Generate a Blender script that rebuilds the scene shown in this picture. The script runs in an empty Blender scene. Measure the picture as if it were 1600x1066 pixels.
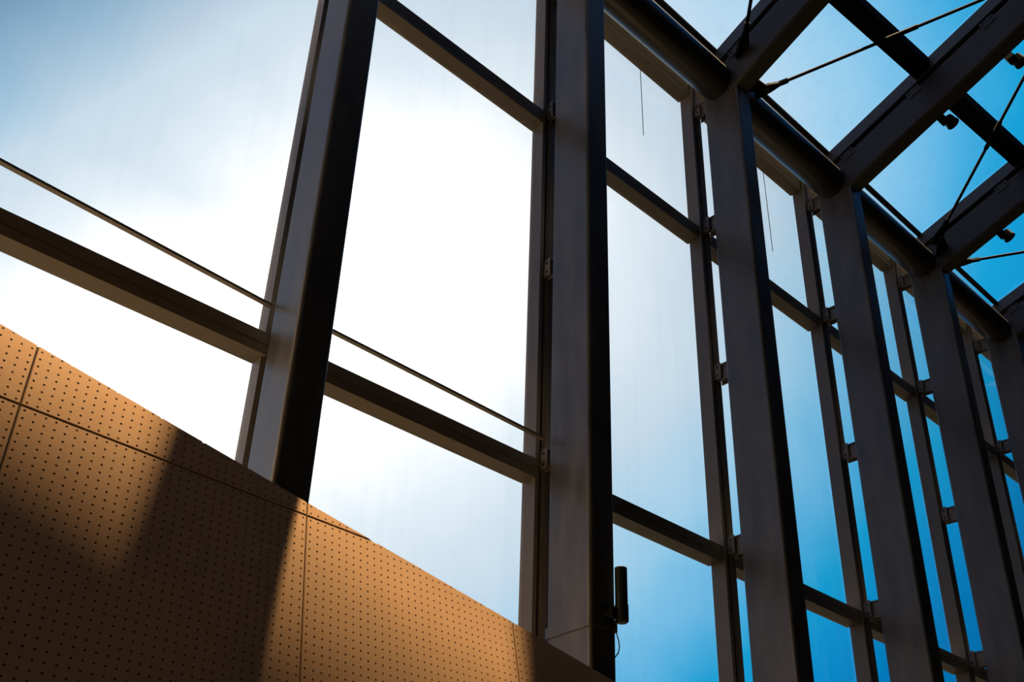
import bpy, bmesh, math, random
from mathutils import Vector, Matrix
random.seed(3)
S = bpy.context.scene
COL = S.collection
U = 1.5                                   # survey unit -> metres

# ------------------------------------------------------------------ camera
RC = ((0.7057664916598855, -0.7077251005007921, 0.031919294654498595),
      (0.3887132707327205, 0.3491829527656632, -0.8526272683031686),
      (0.5922800455919206, 0.6141632092685108, 0.5215437661161679))
cam = bpy.data.cameras.new('camera')
cam.sensor_width = 36.0
cam.lens = 36.0 * 1690.3 / 1600.0
cam.clip_start, cam.clip_end = 0.05, 500
co = bpy.data.objects.new('camera', cam); COL.objects.link(co)
co.matrix_world = Matrix(((RC[0][0], -RC[1][0], -RC[2][0], 0.0),
                          (RC[0][1], -RC[1][1], -RC[2][1], -2.9877 * U),
                          (RC[0][2], -RC[1][2], -RC[2][2], 0.1846 * U),
                          (0, 0, 0, 1)))
S.camera = co

# ------------------------------------------------------------------ exposure
S.view_settings.view_transform = 'Standard'
S.view_settings.look = 'None'
S.view_settings.exposure = 0.0
S.view_settings.gamma = 1.0
S.view_settings.use_curve_mapping = False

# ------------------------------------------------------------------ sky: hazy glow around a bright patch, deepening to blue
GLOW = (0.46918, 0.69885, 0.53989)
EA = (0.44257, -0.71512, 0.54106)
EB = (0.76420, -0.01491, -0.64481)
RATIO = 1.4
w = bpy.data.worlds.new('sky'); S.world = w; w.use_nodes = True
nt = w.node_tree; N = nt.nodes; L = nt.links; N.clear()
def nd(t, **k):
    n = N.new(t)
    for a, b in k.items(): setattr(n, a, b)
    return n
tc = nd('ShaderNodeTexCoord')
def dotn(v):
    n = nd('ShaderNodeVectorMath', operation='DOT_PRODUCT'); n.inputs[1].default_value = v
    L.new(tc.outputs['Generated'], n.inputs[0]); return n.outputs['Value']
def mt(op, a, b=None):
    n = nd('ShaderNodeMath', operation=op)
    for i, v in enumerate((a, b)):
        if v is None: continue
        if isinstance(v, (int, float)): n.inputs[i].default_value = v
        else: L.new(v, n.inputs[i])
    return n.outputs[0]
dg = mt('MAXIMUM', dotn(GLOW), 0.08)
ua = mt('DIVIDE', dotn(EA), dg)
ub_ = mt('MULTIPLY', mt('DIVIDE', dotn(EB), dg), RATIO)
rr = mt('SQRT', mt('ADD', mt('MULTIPLY', ua, ua), mt('MULTIPLY', ub_, ub_)))
cn = nd('ShaderNodeTexNoise'); cn.inputs['Scale'].default_value = 5.0; cn.inputs['Detail'].default_value = 4.0
mp = nd('ShaderNodeMapping'); mp.inputs['Scale'].default_value = (1.0, 2.2, 1.6)
L.new(tc.outputs['Generated'], mp.inputs['Vector']); L.new(mp.outputs[0], cn.inputs['Vector'])
rr = mt('ADD', rr, mt('MULTIPLY', mt('SUBTRACT', cn.outputs['Fac'], 0.5), 0.12))     # thin cloud
lg = mt('MULTIPLY', mt('SUBTRACT', dotn((0.2671, 0.8855, 0.3801)), 0.965), 28.0)             # the glow spreads towards the lower left
lgc = nd('ShaderNodeClamp'); L.new(lg, lgc.inputs[0])
rr = mt('MAXIMUM', mt('SUBTRACT', rr, mt('MULTIPLY', lgc.outputs[0], 0.17)), 0.0)
ramp = nd('ShaderNodeValToRGB'); ramp.color_ramp.interpolation = 'B_SPLINE' if False else 'LINEAR'
stops = [(0.0, (2.6, 2.45, 2.3)), (0.12, (1.7, 1.62, 1.55)), (0.2, (1.16, 1.17, 1.19)), (0.26, (0.90, 0.99, 1.06)),
         (0.33, (0.74, 0.86, 0.97)), (0.40, (0.64, 0.79, 0.93)), (0.50, (0.41, 0.70, 0.92)), (0.57, (0.22, 0.58, 0.88)),
         (0.65, (0.075, 0.46, 0.81)), (0.70, (0.01, 0.39, 0.74)), (0.80, (0.004, 0.30, 0.68)), (0.90, (0.0, 0.22, 0.57)),
         (1.2, (0.0, 0.13, 0.40)), (2.0, (0.0, 0.10, 0.30))]
RM, CM = 2.0, 3.0
el = ramp.color_ramp.elements
while len(el) > 1: el.remove(el[-1])
for i, (p, c) in enumerate(stops):
    e = el[0] if i == 0 else el.new(p / RM)
    e.position = p / RM; e.color = (c[0] / CM, c[1] / CM, c[2] / CM, 1)
L.new(mt('DIVIDE', rr, RM), ramp.inputs[0])
lf = mt('MULTIPLY', mt('SUBTRACT', dotn((-.75, 0, .65)), 0.25), 6.0)
lfc = nd('ShaderNodeClamp'); L.new(lf, lfc.inputs[0])
hz_ = nd('ShaderNodeMix', data_type='RGBA'); hz_.inputs['B'].default_value = (0.15 / CM, 0.20 / CM, 0.33 / CM, 1)
L.new(lfc.outputs[0], hz_.inputs['Factor']); L.new(ramp.outputs[0], hz_.inputs['A'])
bg = nd('ShaderNodeBackground'); bg.inputs['Strength'].default_value = CM
L.new(hz_.outputs['Result'], bg.inputs['Color'])
wo = nd('ShaderNodeOutputWorld'); L.new(bg.outputs[0], wo.inputs[0])

# ------------------------------------------------------------------ sun: high, just outside the glass wall
LEAN, YAW = math.radians(16.0), 0.05
PA = Vector((math.cos(YAW), math.sin(YAW), 0))                        # along the parapet
PU = Vector((-math.sin(YAW) * math.sin(LEAN), math.cos(YAW) * math.sin(LEAN), math.cos(LEAN)))   # up its face
PN = PA.cross(PU)                                                     # towards the hall
sund = (PA * 0.30 + PU + Vector((0, 0, 1.0))).normalized()
sl = bpy.data.lights.new('sun', 'SUN'); sl.energy = 68.0; sl.angle = math.radians(1.8); sl.color = (1.0, 0.69, 0.37)
so = bpy.data.objects.new('sun', sl); COL.objects.link(so)
so.location = (4, 3, 20); so.rotation_euler = sund.to_track_quat('Z', 'Y').to_euler()

# ------------------------------------------------------------------ materials
def mat(name, base, rough=0.5, metal=0.0, var=0.15, scale=(3, 3, 3), bump=0.0, spec=0.5, bscale=120):
    m = bpy.data.materials.new(name); m.use_nodes = True
    t = m.node_tree; b = t.nodes['Principled BSDF']
    b.inputs['Roughness'].default_value = rough; b.inputs['Metallic'].default_value = metal
    b.inputs['Specular IOR Level'].default_value = spec
    c = t.nodes.new('ShaderNodeTexCoord'); mp = t.nodes.new('ShaderNodeMapping'); mp.inputs['Scale'].default_value = scale
    n = t.nodes.new('ShaderNodeTexNoise'); n.inputs['Scale'].default_value = 1.0; n.inputs['Detail'].default_value = 6.0
    r = t.nodes.new('ShaderNodeValToRGB')
    lo = [max(x * (1 - var), 0) for x in base]; hi = [x * (1 + var) for x in base]
    r.color_ramp.elements[0].color = (*lo, 1); r.color_ramp.elements[0].position = 0.3
    r.color_ramp.elements[1].color = (*hi, 1); r.color_ramp.elements[1].position = 0.7
    t.links.new(c.outputs['Object'], mp.inputs[0]); t.links.new(mp.outputs[0], n.inputs['Vector'])
    t.links.new(n.outputs['Fac'], r.inputs[0]); t.links.new(r.outputs[0], b.inputs['Base Color'])
    mr = t.nodes.new('ShaderNodeMapRange'); mr.inputs['To Min'].default_value = max(rough - .08, .05); mr.inputs['To Max'].default_value = rough + .1
    t.links.new(n.outputs['Fac'], mr.inputs['Value']); t.links.new(mr.outputs[0], b.inputs['Roughness'])
    if bump:
        n2 = t.nodes.new('ShaderNodeTexNoise'); n2.inputs['Scale'].default_value = bscale
        bp = t.nodes.new('ShaderNodeBump'); bp.inputs['Strength'].default_value = bump; bp.inputs['Distance'].default_value = 0.002
        t.links.new(c.outputs['Object'], n2.inputs['Vector']); t.links.new(n2.outputs['Fac'], bp.inputs['Height'])
        t.links.new(bp.outputs[0], b.inputs['Normal'])
    return m
M = {}
M['column'] = mat('grey_brown_column_paint', (0.057, 0.060, 0.064), 0.36, 0.0, 0.4, (7, 7, 1.6), spec=0.9)
M['frame'] = mat('grey_window_frame', (0.10, 0.096, 0.09), 0.42, 0.0, 0.06, (2, 2, 2), spec=0.7)
M['gasket'] = mat('black_gasket', (0.008, 0.008, 0.008), 0.7, 0, 0.1)
M['rafter'] = mat('dark_rafter_paint', (0.026, 0.028, 0.031), 0.5, 0, 0.15, (2, 2, 2))
M['tube'] = mat('dark_tube_paint', (0.014, 0.014, 0.014), 0.36, 0, 0.15, (2, 2, 2), spec=0.6)
M['glazing'] = mat('slate_glazing_bar', (0.04, 0.044, 0.05), 0.4, 0, 0.1, (2, 2, 2), spec=0.8)
M['rod'] = mat('dark_rod_steel', (0.004, 0.004, 0.004), 0.8, 0.0, 0.1, spec=0.06)
M['bar'] = mat('matt_black_bar', (0.005, 0.005, 0.005), 0.8, 0.0, 0.1, spec=0.08)
M['lamp'] = mat('dark_lamp_body', (0.006, 0.007, 0.009), 0.6, 0.0, 0.1, spec=0.15)
M['steel'] = mat('bracket_steel', (0.13, 0.13, 0.14), 0.4, 0.1, 0.15, (8, 8, 8))
M['bolt'] = mat('dark_bolt', (0.03, 0.03, 0.03), 0.5, 0.4, 0.1)
M['panel'] = mat('bronze_perforated_panel', (0.66, 0.44, 0.26), 0.78, 0.85, 0.06, (1.5, 1.5, 1.5), bump=0.15, bscale=400)
M['core'] = mat('dark_parapet_core', (0.012, 0.010, 0.009), 0.9, 0, 0.1)
M['device'] = mat('dark_sensor_shell', (0.012, 0.014, 0.017), 0.42, 0.0, 0.05, spec=0.3)
M['wall'] = mat('dark_plaster', (0.012, 0.012, 0.012), 0.9, 0, 0.1, (1, 1, 1), spec=0.05)
M['wall_light'] = mat('warm_plaster', (0.03, 0.026, 0.022), 0.9, 0, 0.05, (1, 1, 1), spec=0.05)
M['flashing'] = mat('pale_eave_flashing', (0.45, 0.45, 0.44), 0.5, 0.3, 0.05)
M['bounce_plinth'] = mat('bronze_bounce_cladding', (0.66, 0.44, 0.20), 0.7, 0, 0.05, spec=0.2)  # bright coat of the added plinths, for warm bounce from below
M['render'] = mat('pale_bounce_render', (0.82, 0.74, 0.66), 0.9, 0, 0.05)  # pale coat of the added outside wall, for warm bounce
M['floor'] = mat('dark_stone_floor', (0.005, 0.005, 0.005), 0.6, 0, 0.15, (2, 2, 2), spec=0.05)
M['ground'] = mat('paving_outside', (0.006, 0.006, 0.006), 0.9, 0, 0.2, (0.5, 0.5, 0.5), spec=0.05)

def glass_mat(name, tint, refl):
    m = bpy.data.materials.new(name); m.use_nodes = True
    t = m.node_tree; t.nodes.clear()
    o = t.nodes.new('ShaderNodeOutputMaterial'); mx = t.nodes.new('ShaderNodeMixShader')
    tr = t.nodes.new('ShaderNodeBsdfTransparent'); gl = t.nodes.new('ShaderNodeBsdfGlossy')
    gl.inputs['Roughness'].default_value = 0.01
    lw = t.nodes.new('ShaderNodeLayerWeight'); lw.inputs['Blend'].default_value = 0.5      # Schlick, same on both sides of the sheet
    pw = t.nodes.new('ShaderNodeMath'); pw.operation = 'POWER'; pw.inputs[1].default_value = 5.0
    ml = t.nodes.new('ShaderNodeMath'); ml.operation = 'MULTIPLY_ADD'; ml.inputs[1].default_value = 0.96 * refl; ml.inputs[2].default_value = 0.04 * refl
    t.links.new(lw.outputs['Facing'], pw.inputs[0]); t.links.new(pw.outputs[0], ml.inputs[0]); t.links.new(ml.outputs[0], mx.inputs[0])
    # faint run-off streaks on the pane
    c = t.nodes.new('ShaderNodeTexCoord'); mp = t.nodes.new('ShaderNodeMapping'); mp.inputs['Scale'].default_value = (14, 14, 0.6)
    n = t.nodes.new('ShaderNodeTexNoise'); n.inputs['Scale'].default_value = 0.6; n.inputs['Detail'].default_value = 1.5
    r = t.nodes.new('ShaderNodeValToRGB')
    r.color_ramp.elements[0].position = 0.25; r.color_ramp.elements[0].color = (tint[0] * .98, tint[1] * .983, tint[2] * .986, 1)
    r.color_ramp.elements[1].position = 0.5; r.color_ramp.elements[1].color = (*tint, 1)
    t.links.new(c.outputs['Object'], mp.inputs[0]); t.links.new(mp.outputs[0], n.inputs['Vector'])
    t.links.new(n.outputs['Fac'], r.inputs[0]); t.links.new(r.outputs[0], tr.inputs['Color'])
    t.links.new(tr.outputs[0], mx.inputs[1]); t.links.new(gl.outputs[0], mx.inputs[2]); t.links.new(mx.outputs[0], o.inputs[0])
    return m
M['glass'] = glass_mat('clear_facade_glass', (0.97, 0.98, 0.98), 0.8)
M['roofglass'] = glass_mat('clear_roof_glass', (0.975, 0.985, 0.99), 0.6)

# ------------------------------------------------------------------ mesh helpers (survey units in, metres out)
class Frame:
    def __init__(s, o, ex=(1, 0, 0), ey=(0, 1, 0), ez=(0, 0, 1)):
        s.o, s.x, s.y, s.z = Vector(o), Vector(ex), Vector(ey), Vector(ez)
    def __call__(s, p): return s.o + s.x * p[0] + s.y * p[1] + s.z * p[2]
W0 = Frame((0, 0, 0))
def zframe(x, y, a, z=0):
    c, q = math.cos(a), math.sin(a); return Frame((x, y, z), (c, q, 0), (-q, c, 0), (0, 0, 1))
class MB:
    def __init__(s): s.v, s.f = [], []
    def add(s, pts, faces):
        b = len(s.v); s.v += [Vector(p) for p in pts]; s.f += [tuple(i + b for i in f) for f in faces]; return s
    def box(s, x0, x1, y0, y1, z0, z1, fr=W0):
        p = [fr((x, y, z)) for z in (z0, z1) for y in (y0, y1) for x in (x0, x1)]
        return s.add(p, [(0, 2, 3, 1), (4, 5, 7, 6), (0, 1, 5, 4), (2, 6, 7, 3), (0, 4, 6, 2), (1, 3, 7, 5)])
    def prism(s, prof, p0, p1, fr=W0, axis=2):
        """profile in the two other axes, extruded along axis from p0 to p1"""
        n = len(prof); pts = []
        for h in (p0, p1):
            for a, b in prof:
                q = (a, b, h) if axis == 2 else ((h, a, b) if axis == 0 else (a, h, b)); pts.append(fr(q))
        fs = [(i, (i + 1) % n, n + (i + 1) % n, n + i) for i in range(n)] + [tuple(range(n - 1, -1, -1)), tuple(range(n, 2 * n))]
        return s.add(pts, fs)
    def tube(s, p, q, r, n=12, r2=None):
        p, q = Vector(p), Vector(q); d = (q - p).normalized()
        a = d.orthogonal().normalized(); b = d.cross(a); r2 = r if r2 is None else r2
        pts = [p + (a * math.cos(t) + b * math.sin(t)) * r for t in [2 * math.pi * i / n for i in range(n)]]
        pts += [q + (a * math.cos(t) + b * math.sin(t)) * r2 for t in [2 * math.pi * i / n for i in range(n)]]
        fs = [(i, (i + 1) % n, n + (i + 1) % n, n + i) for i in range(n)] + [tuple(range(n - 1, -1, -1)), tuple(range(n, 2 * n))]
        return s.add(pts, fs)
    def path(s, pts, r, n=8):
        for a, b in zip(pts[:-1], pts[1:]): s.tube(a, b, r, n)
        return s
    def build(s, name, m, parent=None, smooth=False, base=None):
        org = Vector(base) * U if base is not None else (parent_loc(parent) if parent else Vector((0, 0, 0)))
        me = bpy.data.meshes.new(name)
        me.from_pydata([tuple(v * U - org) for v in s.v], [], s.f); me.validate()
        bm = bmesh.new(); bm.from_mesh(me); bmesh.ops.recalc_face_normals(bm, faces=bm.faces[:])
        bm.to_mesh(me); bm.free()
        me.materials.append(M[m])
        if smooth:
            for p in me.polygons: p.use_smooth = len(p.vertices) == 4
            me.set_sharp_from_angle(angle=math.radians(35))
        o = bpy.data.objects.new(name, me); COL.objects.link(o)
        if parent: o.parent = parent
        elif base is not None: o.location = org
        if parent is None and base is None: pass
        return o
def parent_loc(o):
    v = Vector((0, 0, 0))
    while o is not None: v += o.location; o = o.parent
    return v
def thing(name, label, cat, base, group=None):
    o = bpy.data.objects.new(name, None); COL.objects.link(o); o.empty_display_size = 0.1
    o.location = Vector(base) * U; o['label'] = label; o['category'] = cat
    if group: o['group'] = group
    return o
def struct(name, base=(0, 0, 0)):
    o = bpy.data.objects.new(name, None); COL.objects.link(o); o.location = Vector(base) * U; o['kind'] = 'structure'; return o
def rrect(x0, x1, y0, y1, r, n=4):
    out = []
    for cx, cy, a0 in ((x1 - r, y1 - r, 0), (x0 + r, y1 - r, 90), (x0 + r, y0 + r, 180), (x1 - r, y0 + r, 270)):
        for i in range(n + 1):
            a = math.radians(a0 + 90 * i / n); out.append((cx + r * math.cos(a), cy + r * math.sin(a)))
    return out
def ordinal(i): return ('first', 'second', 'third', 'fourth', 'fifth', 'sixth', 'seventh', 'eighth', 'ninth')[i - 1]

# ------------------------------------------------------------------ survey
SP = 1.566; D, W = 0.30, 0.1479
MA, MR, YA, YB = 0.0272, 0.1223, 0.5442, 0.4407
def PX(i): return 1.8636 + SP * (i - 1)
CA = {1: -.1961, 2: -.1348, 3: -.0841, 4: -.0514, 5: -.0027}
DX = {1: -.0616, 2: -.0117, 3: .0084, 4: .0072, 5: .0038}
DY = {1: .0379, 2: .0128, 3: -.0101, 4: -.0158, 5: -.0137}
def cframe(i):
    return zframe(PX(i) + DX.get(i, 0.0), DY.get(i, .0379 if i < 1 else -.0137), CA.get(i, -.1961 if i < 1 else 0.012))
def bframe(k): return zframe(PX(k) + SP / 2, 0, 0.0038)
HZ = 0.0097
def rise(x): return HZ * (x - 4.9956)
FL = -0.9                       # hall floor
FIRST, LAST = -1, 9
LT, LF, LB = 2.4999, 2.3987, 2.4003
UT, UF, UB = 4.8398, 4.7486, 4.728
HB = 6.0879

# ------------------------------------------------------------------ room shell, unseen; dark walls added to keep the hall dim
st = MB().box(-1.45, 17.5, -8, 0.75, FL - 0.12, FL).build('floor', 'floor'); st['kind'] = 'structure'
st = MB().box(-1.45, 17.5, -8.15, -8, FL, 11).build('wall_back', 'wall'); st['kind'] = 'structure'
st = MB().box(-1.45, -1.30, -8.15, 0.75, FL, 11).build('wall_left', 'wall_light'); st['kind'] = 'structure'
st = MB().box(17.5, 17.65, -8.15, 0.75, FL, 11).build('wall_right', 'wall'); st['kind'] = 'structure'
st = MB().box(-3.5, 0.25, 0.85, 2.8, FL, 3.8).build('wall_bounce', 'render'); st['kind'] = 'structure'  # unseen outside wall, added to bounce sunlight onto the nearest columns
st = MB().box(-60, 80, 0.75, 90, FL - 0.3, FL - 0.12).build('ground', 'ground'); st['kind'] = 'structure'

# ------------------------------------------------------------------ leaning perforated parapet
PP = Vector((1.94119816, -0.06724639, 1.64937867))
def pan(a, v, d=0.0): return PP + PA * (a + 0.105 * v) + PU * v - PN * d      # d: depth behind the face
par = thing('parapet', 'leaning bronze perforated metal parapet with sloping top edge in the lower left', 'parapet', (1.9, -.4, FL))
PITA, PITV, RH = 0.0312, 0.0285, 0.0039
TOPA, TOPV, TOPS = -1.162, 0.139, -0.1825
def topline(a): return TOPV + TOPS * (a - TOPA)
def clip(bm, off=0.0):
    p0 = PP + PA * TOPA + PU * (TOPV + off); p1 = PP + PA * (TOPA + 1) + PU * (TOPV + TOPS + off)
    no = PN.cross(p1 - p0).normalized()
    if no.dot(PU) < 0: no = -no
    bmesh.ops.bisect_plane(bm, geom=bm.verts[:] + bm.edges[:] + bm.faces[:], dist=1e-6, plane_co=p0, plane_no=no, clear_outer=True)
def panel(a0, v0, nc, nr, holes=True):
    bm = bmesh.new(); G = 0.0048
    a1, v1 = a0 + nc * PITA, v0 + nr * PITV
    A0, A1, V0, V1 = a0 + G, a1 - G, v0 + G, v1 - G
    def V(a, v, d=0.0): return bm.verts.new(pan(a, v, d))
    if holes:
        for j in range(nr):
            ya, yb = max(v0 + j * PITV, V0), min(v0 + (j + 1) * PITV, V1)
            if ya - topline(a1) > 0.03 and ya - topline(a0) > 0.03: continue
            for i in range(nc):
                xa, xb = max(a0 + i * PITA, A0), min(a0 + (i + 1) * PITA, A1)
                cx, cy = a0 + (i + .5) * PITA, v0 + (j + .5) * PITV
                if ya > topline(cx + 0.105 * ya) + 0.02: continue
                xm, ym = (xa + xb) / 2, (ya + yb) / 2
                out = [V(x, y) for x, y in ((xb, ym), (xb, yb), (xm, yb), (xa, yb), (xa, ym), (xa, ya), (xm, ya), (xb, ya))]
                ang = [math.radians(45 * q) for q in range(8)]
                inn = [V(cx + RH * math.cos(t), cy + RH * math.sin(t)) for t in ang]
                dp = [V(cx + RH * math.cos(t), cy + RH * math.sin(t), 0.004) for t in ang]
                for q in range(8):
                    w_ = (q + 1) % 8
                    bm.faces.new((out[q], out[w_], inn[w_], inn[q])); bm.faces.new((inn[q], inn[w_], dp[w_], dp[q]))
    else:
        bm.faces.new([V(A0, V0), V(A1, V0), V(A1, V1), V(A0, V1)])
    c = 0.0026                                   # folded, chamfered edge
    B0, B1, E0, E1 = A0 - c, A1 + c, V0 - c, V1 + c
    fc = ((A0, V0), (A1, V0), (A1, V1), (A0, V1)); oc = ((B0, E0), (B1, E0), (B1, E1), (B0, E1))
    for q in range(4):
        p0, p1, o0, o1 = fc[q], fc[(q + 1) % 4], oc[q], oc[(q + 1) % 4]
        bm.faces.new((V(*p0), V(*p1), V(*o1, c), V(*o0, c))); bm.faces.new((V(*o0, c), V(*o1, c), V(*o1, .0052), V(*o0, .0052)))
    clip(bm)
    if not bm.faces: bm.free(); return
    for v in bm.verts: v.co = v.co * U - par.location
    me = bpy.data.meshes.new('panel'); bm.to_mesh(me); bm.free(); me.materials.append(M['panel'])
    o = bpy.data.objects.new('panel', me); COL.objects.link(o); o.parent = par
JV = -0.114
NC = 32; PW = NC * PITA
for c in range(-2, 2):
    a0 = -0.061 + c * PW
    panel(a0, JV, NC, 16)                      # strip above the joint, cut by the sloping top
    panel(a0, JV - 36 * PITV, NC, 36)          # main row
    panel(a0, JV - 36 * PITV - 60 * PITV, NC, 60, False)
bm = bmesh.new()
aL, aR = -0.061 - 2 * PW, -0.061 + 2 * PW
def cv(a, v, d): return bm.verts.new(pan(a, v, d))
f0 = [cv(aL, -2.65, .0055), cv(aR, -2.65, .0055), cv(aR, .5, .0055), cv(aL, .5, .0055)]
f1 = [cv(aL, -2.65, .05), cv(aR, -2.65, .05), cv(aR, .5, .05), cv(aL, .5, .05)]
bm.faces.new(f0); bm.faces.new(f1[::-1])
for q in range(4): bm.faces.new((f0[q], f0[(q + 1) % 4], f1[(q + 1) % 4], f1[q]))
clip(bm, 0.0015)
bmesh.ops.holes_fill(bm, edges=[e for e in bm.edges if e.is_boundary], sides=8)
for v in bm.verts: v.co = v.co * U - par.location
me = bpy.data.meshes.new('core'); bm.to_mesh(me); bm.free(); me.materials.append(M['core'])
o = bpy.data.objects.new('core', me); COL.objects.link(o); o.parent = par

# added unseen plinths behind the parapet, bouncing warm sun up at the transoms
for q, (xa, xb, zt) in enumerate(((.50, 1.74, 1.42), (2.04, 3.34, 1.16)), 1):
    o = MB().box(xa, xb, .06, .41, FL, zt - .03).box(xa - .01, xb + .01, .05, .42, zt - .03, zt).build('added_plinth_%d' % q, 'bounce_plinth'); o['kind'] = 'structure'

# ------------------------------------------------------------------ columns
for i in range(FIRST, LAST + 1):
    fr = cframe(i); top = 5.93 + rise(PX(i))
    desc = {1: 'nearest brown-lit steel column rising behind the perforated parapet',
            2: 'second steel column from the left, with cylindrical sensor and base collar',
            3: 'third steel column from the left, under the first visible rafter foot',
            4: 'fourth steel column from the left, dark blue-grey box section',
            5: 'fifth steel column from the left, narrow and dark',
            6: 'sixth steel column from the left, almost black at the right edge'}
    t = thing('steel_column', desc.get(i, 'dark steel box column standing at the left end wall' if i == -1 else 'dark steel box column left of the parapet beside the camera' if i == 0
              else '%s dark steel box column of the row, hidden behind the nearer ones' % ordinal(i)), 'column',
              tuple(fr((W / 2, D / 2, FL))), 'steel columns along the glass wall')
    MB().prism(rrect(0, W, 0, D, 0.018, 5), FL, top, fr).build('shaft', 'column', t)
    MB().prism(rrect(-.03, W + .03, -.03, D + .03, 0.01, 2), FL, FL + .015, fr).build('base_plate', 'steel', t)
    if i == 2:
        MB().prism(rrect(-.009, W + .009, -.009, D + .009, 0.02, 5), 1.558, 1.606, fr).build('collar', 'column', t)

# ------------------------------------------------------------------ glass wall: one window unit per bay
def mull(i, which):      # world xy of mullion points
    fr = cframe(i); return fr
for k in range(FIRST, LAST):
    wn = struct('window_%d' % (k - FIRST + 1), (PX(k) + SP / 2, .5, FL))
    ztop = HB + 0.10 + rise(PX(k) + SP / 2)
    fl_, fr_ = cframe(k), cframe(k + 1)
    # right jamb (towards us its reveal), left jamb
    b = MB(); b.box(MA, MA + .024, YB, YA, FL, ztop, fr_); b.build('jamb', 'frame', wn)
    b = MB(); b.box(MA + .040, MR, YB, YA, FL, ztop, fl_); b.box(MA + .05, MR - .012, YB - .006, YB, FL, ztop, fl_); b.build('jamb', 'frame', wn)
    b = MB(); b.box(MA + .022, MA + .042, YB + .03, YA - .01, FL, ztop, fr_); b.build('gasket', 'gasket', wn)
    bf = bframe(k)
    x0 = bf_x = (fl_((MR - .01, YB, 0)) - bf.o).dot(bf.x); x1 = (fr_((MA + .01, YB, 0)) - bf.o).dot(bf.x)
    def transom(zb, zt, split=True):
        b = MB()
        h = zt - zb
        if split:
            b.box(x0, x1, YB, YA, zb, zb + h * .42, bf); b.box(x0, x1, YB + .004, YA, zb + h * .42, zb + h * .47, bf)
            b.box(x0, x1, YB, YA, zb + h * .47, zt, bf)
        else: b.box(x0, x1, YB, YA, zb, zt, bf)
        b.build('transom', 'frame', wn)
    transom(FL, FL + .08, False); transom(0.06, 0.16); transom(2.399, LT); transom(UF - .01, UT)
    dz = rise(PX(k) + SP / 2); transom(HB + dz, ztop)
    for za, zb in ((FL + .06, .08), (.14, 2.41), (2.49, 4.75), (4.83, HB + dz + .01)):
        b = MB(); b.box(x0 - .005, x1 + .005, YA - .022, YA - .014, za, zb, bf); b.build('glass_pane', 'glass', wn)

# ------------------------------------------------------------------ brackets tying mullions to columns
LV = [(2.50, 'lower'), (3.665, 'middle'), (4.845, 'upper'), (5.92, 'top')]
for i in range(1, 8):
    fr = cframe(i)
    for z, nm in LV:
        z = z + (rise(PX(i)) if nm == 'top' else 0)
        far = (' behind the parapet' if (i == 1 and nm == 'lower') else '')
        t = thing('mullion_bracket', 'small bolted %s steel bracket joining the mullion to the %s column%s' % (nm, ordinal(i), far), 'bracket',
                  tuple(fr((.06, .37, z - .055))), 'brackets between mullions and columns')
        # plate with bolts on our side, box stub open below behind it
        MB().prism([(YB + .005, z - .055), (YB + .005, z + .045), (YB - .03, z + .058), (YB - .052, z + .058), (YB - .052, z - .055)], MA + .03, MA + .038, fr, axis=0).build('plate', 'steel', t)
        b = MB(); b.box(MA + .052, MA + .060, D - .008, YB + .004, z - .06, z + .05, fr); b.box(MA + .104, MA + .112, D - .008, YB + .004, z - .06, z + .05, fr)
        b.box(MA + .038, MA + .112, D - .008, YB + .004, z + .044, z + .05, fr); b.build('stub', 'steel', t)
        for q in (-.032, .028):
            MB().tube(fr((MA + .030, YB - .028, z + q)), fr((MA + .022, YB - .028, z + q)), .007, 6).build('bolt', 'bolt', t)

# flat strut bars above the lower transom of the two nearest bays
for k, nm in ((0, 'left bay, before the nearest column'), (1, 'second bay, between the two nearest columns')):
    f0_, f1_ = cframe(k), cframe(k + 1)
    a = f0_((W + .002, .345, 2.585)); c = f1_((-.004, .33, 2.555))
    if k == 0: a = f0_((W + .002, .36, 2.63)); c = f1_((-.004, .335, 2.575))
    d = (c - a).normalized(); up = Vector((0, 0, 1)); sd = d.cross(up).normalized()
    fr = Frame(a, d, sd, up)
    t = thing('strut_bar', 'thin flat metal bar spanning the ' + nm, 'bar', tuple(a), 'flat bars above the lower transom')
    MB().box(0, (c - a).length, -.012, .012, -.0055, .0055, fr).build('bar', 'frame', t)

# ------------------------------------------------------------------ eave tube along the column heads
def tubept(x): return Vector((x, .15, 5.96 + rise(x)))
te = thing('eave_tube', 'thick round dark steel tube along the column heads under the glass roof', 'tube', (-2, .15, 5.96))
MB().tube(tubept(-1.28), tubept(17.4), .133, 40).build('pipe', 'tube', te, smooth=True)

# ------------------------------------------------------------------ roof: rafters, bars, purlins, glass
TH = 0.4014; ct, sn = math.cos(TH), math.sin(TH)
def ryaw(i): return -.0218 + .0522 * (max(min(i, 7), 0) - 4)
def rframe(i):
    a = ryaw(i); ey = Vector((-math.sin(a), math.cos(a), 0))
    dirv = Vector((-ct * ey.x, -ct * ey.y, sn)); ex = Vector((1, 0, 0)); ex = (ex - dirv * ex.dot(dirv)).normalized(); nz = ex.cross(dirv) * -1
    if nz.z < 0: nz = -nz
    return Frame((PX(i), 0, rise(PX(i)) + HZ * (4.9956 - 6.5616)), ex, dirv, nz)     # x across, y up the slope, z above plane
def H(z0): return z0 * ct
def rp(i, x, l, z0):       # z0 measured at y=0
    f = rframe(i); base = f((x, 0, 0)); nz = f.z
    return base + Vector((0, 0, z0)) + f.y * l
def rfr(i, z0):
    f = rframe(i); return Frame(f.o + Vector((0, 0, z0)), f.x, f.y, f.z)
RLEN = 3.2
bb, bt, g0, g1 = 5.853, 6.168, 6.213, 6.334
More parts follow.
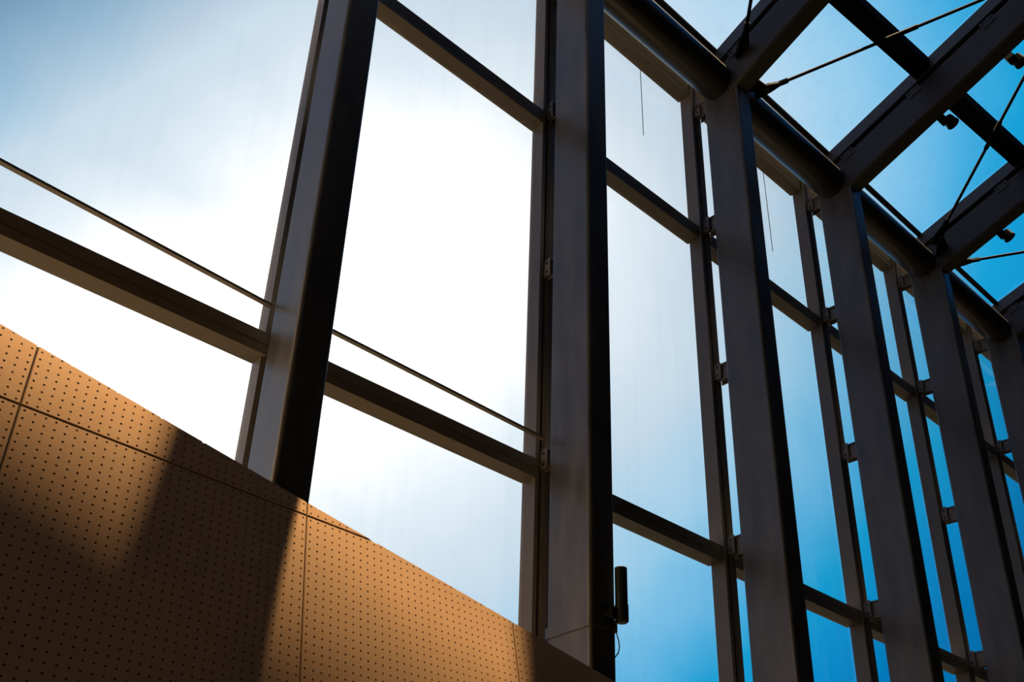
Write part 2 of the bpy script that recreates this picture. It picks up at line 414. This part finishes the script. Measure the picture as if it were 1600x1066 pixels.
for i in range(FIRST, LAST + 1):
    f = rfr(i, bb)
    hb = (bt - bb) * ct; hg0 = (g0 - bb) * ct; hg1 = (g1 - bb) * ct
    vis = {3: 'thick dark roof rafter rising from the third column', 4: 'dark roof rafter above the fourth column, two spotlights clipped on it',
           5: 'dark roof rafter above the fifth column with one spotlight', 6: 'farthest visible dark rafter, cut by the right edge of the view'}
    lab = vis.get(i, 'dark roof rafter out of view over the %s' % (ordinal(i) + ' column' if i > 0 else 'column beside the camera' if i == 0 else 'column beyond the left edge'))
    t = thing('roof_rafter', lab, 'rafter', tuple(rp(i, W / 2, 0, bb)), 'rafters of the glass roof')
    b = MB(); JL = 1.42
    b.prism(rrect(0, W, 0, hb, .022, 4), -.05, JL - .003, Frame(f.o, f.x, f.z, f.y)); b.prism(rrect(.004, W - .004, .004, hb - .004, .02, 4), JL - .004, JL + .004, Frame(f.o, f.x, f.z, f.y))
    b.prism(rrect(0, W, 0, hb, .022, 4), JL + .003, RLEN, Frame(f.o, f.x, f.z, f.y))
    b.build('beam', 'rafter', t)
    MB().box(.045, W - .045, -.12, RLEN, hb - .002, hg0 + .002, f).build('spacer', 'gasket', t)
    MB().box(0, W, -.12, RLEN, hg0, hg1, f).build('glazing_bar', 'glazing', t)
    for l in (.10, .78, 1.5):
        cp = MB().box(-.006, .0, l, l + .12, hb - .055, hb + .012, f).build('clip_plate', 'rafter', t)
        for q in (.025, .095):
            MB().tube(f((-.006, l + q, hb - .006)), f((-.012, l + q, hb - .006)), .008, 6).build('bolt', 'bolt', cp)

# eave bar, purlins, panes per bay
for k in range(FIRST, LAST):
    P0, P1 = PX(k) + W, PX(k + 1)
    zz = rise((P0 + P1) / 2)
    b = MB()
    y0e = .128 if k <= 2 else (.110 if k == 3 else .090)
    y0e = {3: .118, 4: .098, 5: .088}.get(k, .12 if k < 3 else .085)
    b.box(P0 - .01, P1 + .01, y0e, y0e + .035, 6.268 + zz - .012, 6.305 + zz - .012)
    t = b.build('eave_bar', 'bar', None, base=((P0 + P1) / 2, y0e, 6.27))
    t['label'] = {2: 'dark eave glazing bar between the second and third rafters, top centre', 3: 'dark eave glazing bar above the tube between third and fourth rafters',
                  4: 'dark eave glazing bar above the tube between fourth and fifth rafters', 5: 'dark eave glazing bar above the tube between fifth and sixth rafters'}.get(k, 'dark eave glazing bar out of view over %s' % ('the bay beyond the left edge' if k < 0 else 'the bay beside the camera' if k < 1 else 'bay ' + ordinal(k)))
    t['category'] = 'glazing bar'; t['group'] = 'eave bars at the roof edge'
    # purlin: dark glazing bar across the bay
    f0 = rfr(k, g0); f1 = rfr(k + 1, g0)
    def ply(x): return -.640 - .0608 * (x - 5.474)
    def roofp(x, y, z0): return Vector((x, y, z0 + rise(x) + HZ * (4.9956 - 6.5616) - y * math.tan(TH)))
    for row in range(2):
        off = -row * .95
        xa, xb = P0 - .03 - .05 * 0, P1 + .03
        def sx(i, y): fr = rframe(i); l = -y / (ct); return fr.o.x + fr.y.x * l
        ya = ply(PX(k)) + off; yb = ply(PX(k + 1)) + off
        xa = sx(k, ya) + W - .02; xb = sx(k + 1, yb) + .02
        ya, yb = ply(xa) + off, ply(xb) + off
        wd = .135
        pts = []
        for z0 in (g1 - .10, g1 - .002):
            pts += [roofp(xa, ya, z0), roofp(xb, yb, z0), roofp(xb, yb - wd, z0), roofp(xa, ya - wd, z0)]
        b = MB().add(pts, [(0, 1, 2, 3), (7, 6, 5, 4), (0, 4, 5, 1), (1, 5, 6, 2), (2, 6, 7, 3), (3, 7, 4, 0)])
        t = b.build('roof_purlin', 'bar', None, base=tuple((pts[0] + pts[2]) / 2))
        t['label'] = ({3: 'black roof purlin between third and fourth rafters at the top', 4: 'black roof purlin between fourth and fifth rafters, right side'}.get(k) if row == 0 else None) or \
            'black roof purlin out of view, bay %s row %s' % (('beyond the left edge' if k < 0 else 'beside the camera' if k < 1 else ordinal(k)), ('one', 'two')[row])
        t['category'] = 'purlin'; t['group'] = 'purlins of the glass roof'
ce = struct('ceiling', (6, -1, 7))
for k in range(FIRST, LAST):
    for y0, y1 in ((.15, -.70), (-.70, -1.68), (-1.68, -2.6)):
        def sx(i, y): fr = rframe(i); l = -y / (ct); return fr.o.x + fr.y.x * l
        pts = []
        for z0 in (g1 + .002, g1 + .012):
            pts += [roofp(sx(k, y0) + W / 2, y0, z0), roofp(sx(k + 1, y0) + W / 2, y0, z0), roofp(sx(k + 1, y1) + W / 2, y1, z0), roofp(sx(k, y1) + W / 2, y1, z0)]
        MB().add(pts, [(0, 1, 2, 3), (7, 6, 5, 4), (0, 4, 5, 1), (1, 5, 6, 2), (2, 6, 7, 3), (3, 7, 4, 0)]).build('glass_pane', 'roofglass', ce)
for k in range(FIRST, LAST):                 # metal flashing closing the eave between window head and glass roof
    zz = rise(PX(k) + SP / 2)
    pr = [(.30, 6.25 + zz), (.56, 6.20 + zz), (.56, 6.188 + zz), (.30, 6.238 + zz)]
    MB().prism(pr, PX(k) + W * .5, PX(k + 1) + W * .5, axis=0).build('eave_flashing', 'flashing', ce)
    pr = [(.13, 6.285 + zz), (.31, 6.252 + zz), (.31, 6.244 + zz), (.13, 6.277 + zz)]
    MB().prism(pr, PX(k) + W * .5, PX(k + 1) + W * .5, axis=0).build('glass_pane', 'roofglass', ce)
# unseen solid roof deeper into the hall, added to shut out roof light
pts = [roofp(x, y, z) for z in (g1 + .02, g1 + .2) for x, y in ((-1.4, -2.6), (17.5, -2.6), (17.5, -8.1), (-1.4, -8.1))]
MB().add(pts, [(0, 1, 2, 3), (7, 6, 5, 4), (0, 4, 5, 1), (1, 5, 6, 2), (2, 6, 7, 3), (3, 7, 4, 0)]).build('solid_deck', 'wall', ce)

# ------------------------------------------------------------------ tension rods in the roof plane
def mid(x, y, z0): return Vector((x, y, z0 + rise(x) + HZ * (4.9956 - 6.5616) - y * math.tan(TH)))
RODS = [((5.255, -.07), (6.5, -2.09), 5.90, (.37, .48), 'third column up to the fourth rafter'),
        ((4.96, -.12), (3.62, -1.46), 6.05, (.5, .62), 'third column up towards the second rafter'),
        ((7.955, -.10), (6.72, -1.93), 6.0, (.39, .50), 'fifth column up towards the fourth rafter'),
        ((8.30, -.12), (9.62, -1.23), 5.90, (.37, .48), 'fifth column across to the sixth rafter')]
for (a, c, z0, sv, nm) in RODS:
    A, B = mid(*a, z0), mid(*c, z0); d = B - A; up = Vector((0, sn, ct)); n = d.normalized(); sd = n.cross(up).normalized(); up = sd.cross(n)
    t = thing('tension_rod', 'thin dark tension rod with fork end from the ' + nm, 'rod', tuple(A), 'diagonal rods of the glass roof')
    MB().tube(A + n * .10, B, .0125, 10).build('rod', 'rod', t, smooth=True)
    MB().tube(A + d * sv[0], A + d * sv[1], .0185, 10).build('turnbuckle', 'rod', t, smooth=True)
    fr = Frame(A, n, sd, up)
    MB().prism([(-.06, -.05), (-.06, .05), (.06, .035), (.13, .016), (.20, .016), (.20, -.016), (.13, -.016), (.06, -.035)], -.012, .012, fr).build('fork_end', 'rod', t)
    MB().tube(fr((.03, 0, -.02)), fr((.03, 0, .02)), .018, 8).build('pin', 'bolt', t)
    # gusset tying the fork to the rafter foot
    rx = PX(3) if 'third' in nm.split(' up')[0] else PX(5)
    g = mid(rx + W / 2, .0, z0); b = MB()
    MB().add([A + n * .04 + up * .006 + sd * .03, A + n * .04 + up * .006 - sd * .03, g + Vector((0, .06, -.02)) + up * .006, g + Vector((0, -.10, .045)) + up * .006,
              A + n * .04 - up * .006 + sd * .03, A + n * .04 - up * .006 - sd * .03, g + Vector((0, .06, -.02)) - up * .006, g + Vector((0, -.10, .045)) - up * .006],
             [(0, 1, 2, 3), (7, 6, 5, 4), (0, 4, 5, 1), (1, 5, 6, 2), (2, 6, 7, 3), (3, 7, 4, 0)]).build('gusset', 'rod', t)

# ------------------------------------------------------------------ spotlights clipped to the rafters
SPOTS = [(4, (6.728, -.78, 6.184), 'lower of two round spotlights clipped to the rafter above the fourth column'),
         (4, (6.731, -1.372, 6.436), 'upper round spotlight on the rafter over the fourth column, at the right edge'),
         (5, (8.300, -.524, 6.076), 'round spotlight clipped to the rafter above the fifth column')]
for i, p, lab in SPOTS:
    f = rframe(i); p = Vector(p); t = thing('spotlight', lab, 'spotlight', tuple(p), 'spotlights on the rafters')
    fr = Frame(p, f.x, f.y, f.z)
    MB().box(-.035, .042, -.032, .032, -.012, .055, fr).build('clamp', 'lamp', t)
    q = fr((.085, .03, .01)); ax = Vector((.25, -.45, -.86)).normalized()
    MB().tube(fr((.03, .0, .015)), q, .011, 8).build('stem', 'rod', t)
    MB().tube(q - ax * .045, q + ax * .02, .047, 20, .05).tube(q + ax * .02, q + ax * .028, .054, 20).build('lamp_head', 'lamp', t)

# ------------------------------------------------------------------ cylindrical sensor on the second column
fr = cframe(2); dx, dy, dz = W - .006, -.042, 1.60
t = thing('cylindrical_sensor', 'dark glossy cylindrical sensor on a small bracket at the right side of the second column', 'sensor', tuple(fr((dx, dy, dz))))
def ring(z0, z1, r): return rrect(dx - r, dx + r, dy - r, dy + r, r * .999, 6), z0, z1
def cyl(z0, z1, r): return MB().tube(fr((dx, dy, z0)), fr((dx, dy, z1)), r, 24)
cyl(1.665, 1.828, .0275).build('housing', 'device', t, smooth=True)
cyl(1.828, 1.833, .0275).tube(fr((dx, dy, 1.832)), fr((dx, dy, 1.838)), .0275, 24, .018).build('top_cap', 'device', t)
cyl(1.595, 1.667, .030).tube(fr((dx, dy, 1.588)), fr((dx, dy, 1.596)), .022, 24, .030).build('lower_cap', 'device', t, smooth=True)
b = MB(); b.box(W - .075, W - .03, -.012, -.001, 1.585, 1.66, fr); b.box(W - .062, dx - .015, -.046, -.034, 1.60, 1.65, fr); b.box(W - .062, W - .05, -.046, -.001, 1.60, 1.65, fr)
b.build('wall_bracket', 'device', t)
MB().tube(fr((W - .068, -.012, 1.622)), fr((W - .068, -.018, 1.622)), .011, 10).build('bolt', 'steel', t)
pts = [(W - .03, -.02, 1.60), (W - .026, -.02, 1.57), (W - .016, -.02, 1.54), (W - .006, -.02, 1.515), (W - .003, -.02, 1.49), (W - .008, -.018, 1.465), (W - .022, -.012, 1.445)]
MB().path([fr(p) for p in pts], .0028, 6).build('cable', 'bolt', t)

# ------------------------------------------------------------------ thin cables hanging outside the top panes
for x, z0, z1, nm in ((4.62, 5.45, 6.15, 'second'), (6.22, 5.3, 6.15, 'third')):
    y = YA + .004
    t = MB().path([Vector((x, y, z1)), Vector((x + .004, y, (z0 + z1) / 2)), Vector((x + .006, y, z0))], .0028, 6).build('hanging_cable', 'rod', None, base=(x, y, z0))
    t['label'] = 'thin cable hanging outside the top pane left of the %s column' % {'second': 'third', 'third': 'fourth'}[nm]
    t['category'] = 'cable'; t['group'] = 'cables outside the top panes'
